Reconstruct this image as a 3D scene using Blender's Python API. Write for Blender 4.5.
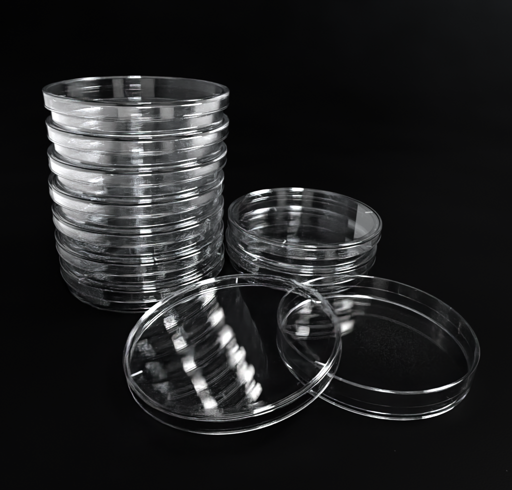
import bpy, bmesh, math, random
from mathutils import Vector, Matrix

for o in list(bpy.data.objects):
    bpy.data.objects.remove(o, do_unlink=True)
SC = bpy.context.scene
COL = SC.collection
MM = 0.001
random.seed(7)

# ------------------------------------------------------------------ camera
PITCH, ROLL = math.radians(20.796), math.radians(1.803)
F_PX, CX, CY, W, H = 486.073, 236.443, 198.804, 512.0, 490.0
right0 = Vector((1, 0, 0))
up0 = Vector((0, math.sin(PITCH), math.cos(PITCH)))
fwd = Vector((0, math.cos(PITCH), -math.sin(PITCH)))
c, s = math.cos(ROLL), math.sin(ROLL)
rt = c * right0 + s * up0
up = -s * right0 + c * up0
cam_d = bpy.data.cameras.new("camera")
cam = bpy.data.objects.new("camera", cam_d)
COL.objects.link(cam)
m = Matrix((rt, up, -fwd)).transposed().to_4x4()
m.translation = Vector((0, 0, 138.525 * MM))
cam.matrix_world = m
cam_d.sensor_width = 36
cam_d.lens = 36 * F_PX / W
cam_d.shift_x = (W / 2 - CX) / W
cam_d.shift_y = (CY - H / 2) / W
cam_d.clip_start = 0.005
cam_d.clip_end = 50
SC.camera = cam

# ------------------------------------------------------------------ world and lamps
world = bpy.data.worlds.new("World")
SC.world = world
world.use_nodes = True
bg = world.node_tree.nodes["Background"]
bg.inputs[0].default_value = (0.9, 0.95, 1.0, 1)
bg.inputs[1].default_value = 0.003

def area_lamp(name, loc, target, sx, sy, radiance, col=(1, 1, 1), shape='RECTANGLE', spread=180):
    d = bpy.data.lights.new(name, 'AREA')
    d.shape = shape
    d.size, d.size_y = sx, sy
    d.energy = radiance * 4 * sx * sy
    d.color = col
    d.spread = math.radians(spread)
    o = bpy.data.objects.new(name, d)
    COL.objects.link(o)
    o.location = loc
    q = (Vector(target) - Vector(loc)).to_track_quat('-Z', 'Y')
    o.rotation_euler = q.to_euler()
    return o

# window lamps, a back window, overhead lamps, added fills for table sides and backdrop
WARM = (1, 0.99, 0.97)
area_lamp("window_light", (-0.06, -0.17, 0.100), (-0.05, 0.24, 0.05), 0.17, 0.13, 1.3, WARM, 'ELLIPSE')
area_lamp("window_light", (0.33, -0.17, 0.115), (-0.04, 0.24, 0.05), 0.17, 0.15, 1.8, WARM, 'ELLIPSE')
area_lamp("window_light", (0.115, -0.26, 0.675), (-0.02, 0.24, 0.05), 0.17, 0.30, 34, WARM)
area_lamp("window_light", (0.553, 0.29, 0.64), (-0.04, 0.24, 0.05), 0.25, 0.24, 37, WARM)
area_lamp("back_window_light", (0.615, 1.35, 0.47), (0.06, 0.27, 0.47), 0.50, 0.26, 0.34, (0.96, 0.98, 1))
area_lamp("overhead_light", (0.02, 0.26, 0.88), (0.02, 0.26, 0.0), 0.9, 0.60, 1.3)
area_lamp("overhead_light", (-0.55, 0.20, 0.80), (-0.55, 0.20, 0.0), 0.5, 0.8, 2.0, spread=45)  # added unseen lamp, its narrow cone only brightens the white table's left side
area_lamp("overhead_light", (0.60, 0.45, 0.80), (0.60, 0.45, 0.0), 0.5, 0.6, 2.4, spread=45)  # unseen counterpart, added to brighten the white table on the right
area_lamp("backdrop_light", (0.80, 0.62, 0.50), (0.36, 0.98, 0.22), 0.2, 0.2, 12, (0.85, 0.95, 1), spread=60)  # added lamp out of view, only lightens the backdrop's upper right

SC.view_settings.view_transform = 'Standard'
SC.view_settings.look = 'None'
SC.view_settings.exposure = 0.5
SC.view_settings.gamma = 1
SC.render.engine = 'CYCLES'
cy = SC.cycles
cy.max_bounces = 32
cy.transmission_bounces = 32
cy.glossy_bounces = 24
cy.transparent_max_bounces = 32
cy.diffuse_bounces = 2
cy.caustics_reflective = True
cy.caustics_refractive = True
cy.blur_glossy = 0.0
cy.sample_clamp_indirect = 40
cy.use_adaptive_sampling = False
cy.use_denoising = True
cy.denoiser = 'OPENIMAGEDENOISE'
cy.denoising_input_passes = 'RGB_ALBEDO_NORMAL'
cy.denoising_prefilter = 'ACCURATE'

# ------------------------------------------------------------------ materials
def new_mat(name):
    mt = bpy.data.materials.new(name)
    mt.use_nodes = True
    nt = mt.node_tree
    for n in list(nt.nodes):
        nt.nodes.remove(n)
    out = nt.nodes.new('ShaderNodeOutputMaterial')
    return mt, nt, out

def plastic(name, wave_strength, scale_vec, rough=0.0, fleck=0.0, lo=0.70, patch=False, drawn=0.0):
    """clear polystyrene: glass with faint moulding lines and a trace of scuffing"""
    mt, nt, out = new_mat(name)
    N, L = nt.nodes.new, nt.links.new
    tc = N('ShaderNodeTexCoord')
    mp = N('ShaderNodeMapping')
    mp.inputs['Scale'].default_value = scale_vec
    L(tc.outputs['Object'], mp.inputs['Vector'])
    nz = N('ShaderNodeTexNoise')
    nz.inputs['Scale'].default_value = 1.0
    nz.inputs['Detail'].default_value = 3.0
    L(mp.outputs['Vector'], nz.inputs['Vector'])
    bp = N('ShaderNodeBump')
    bp.inputs['Strength'].default_value = wave_strength
    bp.inputs['Distance'].default_value = 0.0001
    L(nz.outputs['Fac'], bp.inputs['Height'])
    gl = N('ShaderNodeBsdfGlass')
    gl.inputs['Color'].default_value = (0.996, 0.998, 1.0, 1)
    gl.inputs['IOR'].default_value = 1.72
    gl.inputs['Roughness'].default_value = rough
    L(bp.outputs['Normal'], gl.inputs['Normal'])
    last = gl.outputs[0]
    if drawn > 0:
        # moulded walls carry fine rings round the dish: reflections smear up and down but stay sharp sideways
        nt.nodes.remove(gl)
        rf = N('ShaderNodeBsdfRefraction')
        rf.inputs['Color'].default_value = (0.996, 0.998, 1.0, 1)
        rf.inputs['IOR'].default_value = 1.60
        rf.inputs['Roughness'].default_value = rough
        L(bp.outputs['Normal'], rf.inputs['Normal'])
        gs = N('ShaderNodeBsdfAnisotropic')
        gs.inputs['Color'].default_value = (0.99, 0.995, 1.0, 1)
        gs.inputs['Roughness'].default_value = drawn
        gs.inputs['Anisotropy'].default_value = 0.72
        L(bp.outputs['Normal'], gs.inputs['Normal'])
        tg = N('ShaderNodeTangent'); tg.direction_type = 'RADIAL'; tg.axis = 'Z'
        L(tg.outputs[0], gs.inputs['Tangent'])
        fr = N('ShaderNodeFresnel'); fr.inputs['IOR'].default_value = 1.60
        L(bp.outputs['Normal'], fr.inputs['Normal'])
        m2 = N('ShaderNodeMixShader')
        L(fr.outputs[0], m2.inputs[0]); L(rf.outputs[0], m2.inputs[1]); L(gs.outputs[0], m2.inputs[2])
        last = m2.outputs[0]
    if fleck > 0:
        df = N('ShaderNodeBsdfDiffuse')
        df.inputs['Color'].default_value = (0.75, 0.77, 0.8, 1)
        fl = N('ShaderNodeTexNoise')
        fl.inputs['Scale'].default_value = 2400
        fl.inputs['Detail'].default_value = 2
        L(tc.outputs['Object'], fl.inputs['Vector'])
        rp = N('ShaderNodeMapRange')
        rp.inputs['From Min'].default_value = lo
        rp.inputs['From Max'].default_value = lo + 0.1
        rp.inputs['To Max'].default_value = fleck
        L(fl.outputs['Fac'], rp.inputs['Value'])
        mx = N('ShaderNodeMixShader')
        if patch:                      # dust flecks stronger in one part, painting the floor's sheen in as colour
            sb = N('ShaderNodeVectorMath'); sb.operation = 'DISTANCE'
            sb.inputs[1].default_value = (0.012, 0.008, 0.0015)
            L(tc.outputs['Object'], sb.inputs[0])
            pm = N('ShaderNodeMapRange')
            pm.interpolation_type = 'SMOOTHSTEP'
            pm.inputs['From Min'].default_value = 0.0; pm.inputs['From Max'].default_value = 0.036
            pm.inputs['To Min'].default_value = 1.0; pm.inputs['To Max'].default_value = 0.06
            L(sb.outputs['Value'], pm.inputs['Value'])
            mu = N('ShaderNodeMath'); mu.operation = 'MULTIPLY'
            L(rp.outputs[0], mu.inputs[0]); L(pm.outputs[0], mu.inputs[1])
            L(mu.outputs[0], mx.inputs[0])
        else:
            L(rp.outputs[0], mx.inputs[0])
        L(last, mx.inputs[1])
        L(df.outputs[0], mx.inputs[2])
        last = mx.outputs[0]
    L(last, out.inputs['Surface'])
    return mt

M_WALL = plastic('clear_polystyrene_wall', 0.02, (5, 5, 950), rough=0.0, drawn=0.075)
M_PLATE = plastic('clear_polystyrene_plate', 0.003, (90, 90, 90), fleck=0.08)
M_FLOOR = plastic('grained_polystyrene_floor_sheen', 0.003, (90, 90, 90), fleck=0.035, lo=0.60, patch=True)
M_NUB, nt, out = new_mat('frosted_polystyrene')
g = nt.nodes.new('ShaderNodeBsdfPrincipled')
g.inputs['Base Color'].default_value = (0.9, 0.92, 0.94, 1)
g.inputs['Transmission Weight'].default_value = 0.55
g.inputs['Roughness'].default_value = 0.35
g.inputs['IOR'].default_value = 1.72
nt.links.new(g.outputs[0], out.inputs['Surface'])

M_PAPER, nt, out = new_mat('matte_black_paper')
N, L = nt.nodes.new, nt.links.new
tc = N('ShaderNodeTexCoord')
n1 = N('ShaderNodeTexNoise'); n1.inputs['Scale'].default_value = 1800; n1.inputs['Detail'].default_value = 4
L(tc.outputs['Object'], n1.inputs['Vector'])
n2 = N('ShaderNodeTexNoise'); n2.inputs['Scale'].default_value = 9; n2.inputs['Detail'].default_value = 3
L(tc.outputs['Object'], n2.inputs['Vector'])
cr = N('ShaderNodeValToRGB')
cr.color_ramp.elements[0].position = 0.35; cr.color_ramp.elements[0].color = (0.0005, 0.0005, 0.00055, 1)
cr.color_ramp.elements[1].position = 0.7; cr.color_ramp.elements[1].color = (0.0008, 0.0008, 0.0009, 1)
L(n2.outputs['Fac'], cr.inputs['Fac'])
bp = N('ShaderNodeBump'); bp.inputs['Strength'].default_value = 0.4; bp.inputs['Distance'].default_value = 0.0001
L(n1.outputs['Fac'], bp.inputs['Height'])
pr = N('ShaderNodeBsdfPrincipled')
pr.inputs['Roughness'].default_value = 0.5
pr.inputs['Specular IOR Level'].default_value = 0.008
vo = N('ShaderNodeTexVoronoi'); vo.inputs['Scale'].default_value = 140
L(tc.outputs['Object'], vo.inputs['Vector'])
d1 = N('ShaderNodeMath'); d1.operation = 'LESS_THAN'; d1.inputs[1].default_value = 0.035
L(vo.outputs['Distance'], d1.inputs[0])
sp = N('ShaderNodeSeparateColor'); L(vo.outputs['Color'], sp.inputs[0])
d2 = N('ShaderNodeMath'); d2.operation = 'GREATER_THAN'; d2.inputs[1].default_value = 0.86
L(sp.outputs[0], d2.inputs[0])
d3 = N('ShaderNodeMath'); d3.operation = 'MULTIPLY'
L(d1.outputs[0], d3.inputs[0]); L(d2.outputs[0], d3.inputs[1])
mx = N('ShaderNodeMix'); mx.data_type = 'RGBA'
L(d3.outputs[0], mx.inputs['Factor']); L(cr.outputs['Color'], mx.inputs['A'])
mx.inputs['B'].default_value = (0.010, 0.010, 0.011, 1)
L(mx.outputs['Result'], pr.inputs['Base Color'])
L(bp.outputs['Normal'], pr.inputs['Normal'])
L(pr.outputs[0], out.inputs['Surface'])

M_TABLE, nt, out = new_mat('white_table_top')
N, L = nt.nodes.new, nt.links.new
tc = N('ShaderNodeTexCoord')
n2 = N('ShaderNodeTexNoise'); n2.inputs['Scale'].default_value = 6; n2.inputs['Detail'].default_value = 4
L(tc.outputs['Object'], n2.inputs['Vector'])
cr = N('ShaderNodeValToRGB')
cr.color_ramp.elements[0].color = (0.72, 0.73, 0.75, 1); cr.color_ramp.elements[1].color = (0.82, 0.82, 0.83, 1)
L(n2.outputs['Fac'], cr.inputs['Fac'])
pr = N('ShaderNodeBsdfPrincipled'); pr.inputs['Roughness'].default_value = 0.6
L(cr.outputs['Color'], pr.inputs['Base Color'])
L(pr.outputs[0], out.inputs['Surface'])

# ------------------------------------------------------------------ setting
def mesh_obj(name, verts, faces, mat, parent=None, smooth=True):
    me = bpy.data.meshes.new(name)
    me.from_pydata(verts, [], faces)
    me.update()
    for p in me.polygons:
        p.use_smooth = smooth
    me.materials.append(mat)
    o = bpy.data.objects.new(name, me)
    COL.objects.link(o)
    if parent:
        o.parent = parent
    return o

# white table under a large sheet of black paper that rises at the back
def flat_sheet(name, outline, z, mat):
    vs = [(x, y, z) for x, y in outline]
    o = mesh_obj(name, vs, [tuple(range(len(vs)))], mat, smooth=False)
    o['kind'] = 'structure'
    return o

flat_sheet('white_table', [(-1.3, -0.9), (1.3, -0.9), (1.3, 1.25), (-1.3, 1.25)], -0.004, M_TABLE)
prof = [(-0.75, 0.0, -0.165, 0.95), (0.15, 0.0, -0.165, 0.95), (0.1501, 0.0, -0.165, 0.21), (0.25, 0.0, -0.165, 0.21),
        (0.55, 0.0, -0.362, 0.385)]
for k in range(1, 17):
    a = math.radians(62 * k / 16)
    y = 0.55 + 0.45 * math.sin(a)
    prof.append((y, 0.45 - 0.45 * math.cos(a), -0.362 - 0.66 * (y - 0.55), 0.385 + 0.62 * (y - 0.55)))
vs, fs = [], []
NX = 12
for (y, z, xa, xb) in prof:
    for k in range(NX + 1):
        vs.append((xa + (xb - xa) * k / NX, y, z))
for i in range(len(prof) - 1):
    for k in range(NX):
        a = i * (NX + 1) + k
        fs.append((a, a + 1, a + NX + 2, a + NX + 1))
paper = mesh_obj('black_paper', vs, fs, M_PAPER)
paper['kind'] = 'structure'

# ------------------------------------------------------------------ lathe with rounded corners
def rounded(points, seg=4):
    """points: (r, z, corner_radius) in mm, counter-clockwise; returns a G1 polyline with support points"""
    out = []
    n = len(points)
    for i, (x, z, rad) in enumerate(points):
        if rad <= 0:
            out.append((x, z)); continue
        p = Vector((x, z))
        a = Vector(points[i - 1][:2]); b = Vector(points[(i + 1) % n][:2])
        da, db = (a - p), (b - p)
        la, lb = da.length, db.length
        da.normalize(); db.normalize()
        ang = da.angle(db)
        t = rad / math.tan(ang / 2)
        t = min(t, 0.49 * la, 0.49 * lb)
        r = t * math.tan(ang / 2)
        cen = p + (da + db).normalized() * (r / math.sin(ang / 2))
        A, B = p + da * t, p + db * t
        va, vb = A - cen, B - cen
        sup = min(0.06, 0.3 * t)
        out.append(tuple(A + da * sup))
        tot = va.angle(vb)
        sgn = 1 if va.x * vb.y - va.y * vb.x > 0 else -1
        for k in range(seg + 1):
            f = sgn * tot * k / seg
            cs, sn = math.cos(f), math.sin(f)
            out.append((cen.x + va.x * cs - va.y * sn, cen.y + va.x * sn + va.y * cs))
        out.append(tuple(B + db * sup))
    return out

SEG = 224
def lathe(name, poly, mat, parent):
    vs, fs, rings = [], [], []
    for (r, z) in poly:
        if r < 1e-6:
            rings.append(None if False else [len(vs)] * SEG)
            vs.append((0, 0, z * MM))
        else:
            rings.append(list(range(len(vs), len(vs) + SEG)))
            for j in range(SEG):
                a = 2 * math.pi * j / SEG
                vs.append((r * MM * math.cos(a), r * MM * math.sin(a), z * MM))
    for i in range(len(poly) - 1):
        A, B = rings[i], rings[i + 1]
        if A[0] == A[1] and B[0] == B[1]:
            continue
        for j in range(SEG):
            k = (j + 1) % SEG
            q = [A[j], A[k], B[k], B[j]]
            f = []
            for v in q:
                if v not in f:
                    f.append(v)
            fs.append(f)
    return mesh_obj(name, vs, fs, mat, parent)

def split_profile(pts, r_cut):
    """first/last run (r below r_cut) is the plate, the middle is the wall"""
    i0 = next(i for i, p in enumerate(pts) if p[0] > r_cut)
    i1 = len(pts) - next(i for i, p in enumerate(reversed(pts)) if p[0] > r_cut)
    def cut(a, b):
        t = (r_cut - a[0]) / (b[0] - a[0])
        return (r_cut, a[1] + t * (b[1] - a[1]))
    ca = cut(pts[i0 - 1], pts[i0]); cb = cut(pts[i1 - 1], pts[i1])
    lower = pts[:i0] + [ca]
    upper = [cb] + pts[i1:]
    wall = [ca] + pts[i0:i1] + [cb]
    return lower, upper, wall

def thing(name, label, cat, group):
    o = bpy.data.objects.new(name, None)
    o.empty_display_size = 0.01
    COL.objects.link(o)
    o['label'] = label; o['category'] = cat
    if group:
        o['group'] = group
    return o

LID_H, PLATE_T, RING = 7.56, 1.5, 0.45
BASE_H = 13.12

def plate(name, lower, upper, mat, parent):
    a = lathe(name, lower, mat, parent)
    b = lathe(name, upper, mat, parent)
    bm = bmesh.new()
    bm.from_mesh(a.data); bm.from_mesh(b.data)
    me = a.data
    bm.to_mesh(me); bm.free()
    for p in me.polygons:
        p.use_smooth = True
    dead = b.data
    bpy.data.objects.remove(b); bpy.data.meshes.remove(dead)
    return a

def make_lid(t, single):
    zu = LID_H - RING - PLATE_T
    pts = rounded([(0, zu, 0), (43.35, zu, .6), (43.6, 0, .4), (45.0, 0, .45), (45.0, 1.0, .25), (44.8, 1.25, .2),
                   (45.0, LID_H, .6), (43.5, LID_H, .4), (43.15, LID_H - RING, .25), (0, LID_H - RING, 0)])
    lo, hi, wall = split_profile(pts, 40.4)
    if single:
        lathe('skirt', wall, M_WALL, t)
    else:
        t = lathe('lid', wall, M_WALL, t)
    plate('top_plate', lo, hi, M_PLATE, t)
    for k, ang in enumerate((-154, -34, 87)):
        bm = bmesh.new()
        r = bmesh.ops.create_cube(bm, size=1)
        L_, W_, H_ = 4.6, 0.8, 0.55
        for v in bm.verts:
            v.co = Vector((v.co.x * L_, v.co.y * W_ * (1 if v.co.z > 0 else .7), v.co.z * H_))
        bmesh.ops.bevel(bm, geom=bm.edges[:], offset=0.14, segments=2, affect='EDGES')
        R = Matrix.Rotation(math.radians(ang), 4, 'Z')
        for v in bm.verts:
            v.co = (R @ (v.co + Vector((40.9, 0, zu - H_ / 2 - 0.03)))) * MM
        me = bpy.data.meshes.new('vent_nub')
        bm.to_mesh(me); bm.free()
        for p in me.polygons:
            p.use_smooth = True
        me.materials.append(M_NUB)
        o = bpy.data.objects.new('vent_nub', me)
        COL.objects.link(o); o.parent = t
    return t

def make_base(t, single):
    pts = rounded([(0, .45, 0), (40.6, .45, .3), (40.9, 0, .3), (42.15, 0, .5), (42.3, 6.4, 1.0), (42.42, 6.7, 1.0),
                   (42.6, BASE_H, .45), (41.35, BASE_H, .4), (40.8, 1.75, .7), (0, 1.75, 0)])
    lo, hi, wall = split_profile(pts, 39.4)
    if single:
        lathe('side_wall', wall, M_WALL, t)
    else:
        t = lathe('base', wall, M_WALL, t)
    plate('floor_plate', lo, hi, M_FLOOR, t)
    return t

def copy_thing(src):
    t = src.copy()
    COL.objects.link(t)
    for ch in list(src.children):
        cc = ch.copy()
        COL.objects.link(cc)
        cc.parent = t
        for g_ in list(ch.children):
            gg = g_.copy()
            COL.objects.link(gg)
            gg.parent = cc
    return t

EPS = 0.04
PP = BASE_H + PLATE_T + 2 * EPS                    # one closed dish to the next
LID_Z = BASE_H + EPS - (LID_H - RING - PLATE_T)    # skirt edge of a lid sitting on its dish

DISH0 = thing('petri_dish', '', 'petri dish', None)
make_base(DISH0, False)
make_lid(DISH0, False)
first = [True]
def put_dish(x, y, z, lid_dx, lid_dy, lid_rz, label, group):
    """a closed dish: its base at x, y, z and its lid a little off centre and turned"""
    t = DISH0 if first[0] else copy_thing(DISH0)
    first[0] = False
    t.location = Vector((x, y, z)) * MM
    t['label'] = label
    t['group'] = group
    for ch in t.children:
        if ch.name.startswith('lid'):
            ch.location = Vector((lid_dx, lid_dy, LID_Z)) * MM
            ch.rotation_euler = (0, 0, math.radians(lid_rz))
    return t

# ------------------------------------------------------------------ tall stack of seven
TX, TY = -51.28, 244.10
offs = [(0, 0), (0.1, 0), (-0.2, 0.1), (-0.2, -0.2), (0.3, 0.1), (0.7, 0.2), (1.1, 0.3)]
lid_off = [(.5, .2), (-.3, -.3), (-.2, .1), (-.4, .3), (.3, -.2), (.6, .1), (.1, .2)]
nub_at = [-125, -70, -41, -108, -95, -58, -15]
LABELS = ['clear closed petri dish on the black table, lowest of the tall stack of seven',
          'clear petri dish resting on the lowest dish of the tall stack',
          'clear petri dish just below the middle dish of the tall stack',
          'clear petri dish in the middle of the tall stack, three above and three below',
          'clear petri dish just above the middle dish of the tall stack',
          'clear petri dish directly under the topmost dish of the tall stack',
          'clear petri dish on the very top of the tall stack, its lid uncovered']
for i in range(7):
    put_dish(TX + offs[i][0], TY + offs[i][1], EPS + i * PP, lid_off[i][0], lid_off[i][1], nub_at[i] + 34,
             LABELS[i], 'closed dishes in the tall stack')
# ------------------------------------------------------------------ short stack of two
SX, SY = 40.10, 266.01
put_dish(SX - 1.2, SY, EPS, 0.1, 0.2, -132 + 34, 'clear petri dish on the table, lower of the short stack of two',
         'closed dishes in the short stack')
put_dish(SX, SY, EPS + PP, 0, 0, -111 + 34, 'clear petri dish on top of the short stack of two',
         'closed dishes in the short stack')
# ------------------------------------------------------------------ open dish and leaning cover
dish = thing('open_petri_dish', 'empty clear dish without its lid, lying open on the table', 'petri dish', None)
make_base(dish, True)
dish.location = Vector((62.31, 181.52, EPS)) * MM
lid = thing('petri_dish_cover', 'loose clear lid tilted against the open dish, mirroring the tall stack', 'dish lid', None)
make_lid(lid, True)
ax, ay = math.radians(1.815), math.radians(9.520)
Rx = Matrix(((1, 0, 0), (0, math.cos(ax), -math.sin(ax)), (0, math.sin(ax), math.cos(ax))))
Ry = Matrix(((math.cos(ay), 0, -math.sin(ay)), (0, 1, 0), (math.sin(ay), 0, math.cos(ay))))
R = Ry @ Rx
top = Vector((-0.657, 169.631, 14.944 + 0.08))
lid.rotation_euler = R.to_euler()
lid.location = (top - R @ Vector((0, 0, LID_H))) * MM
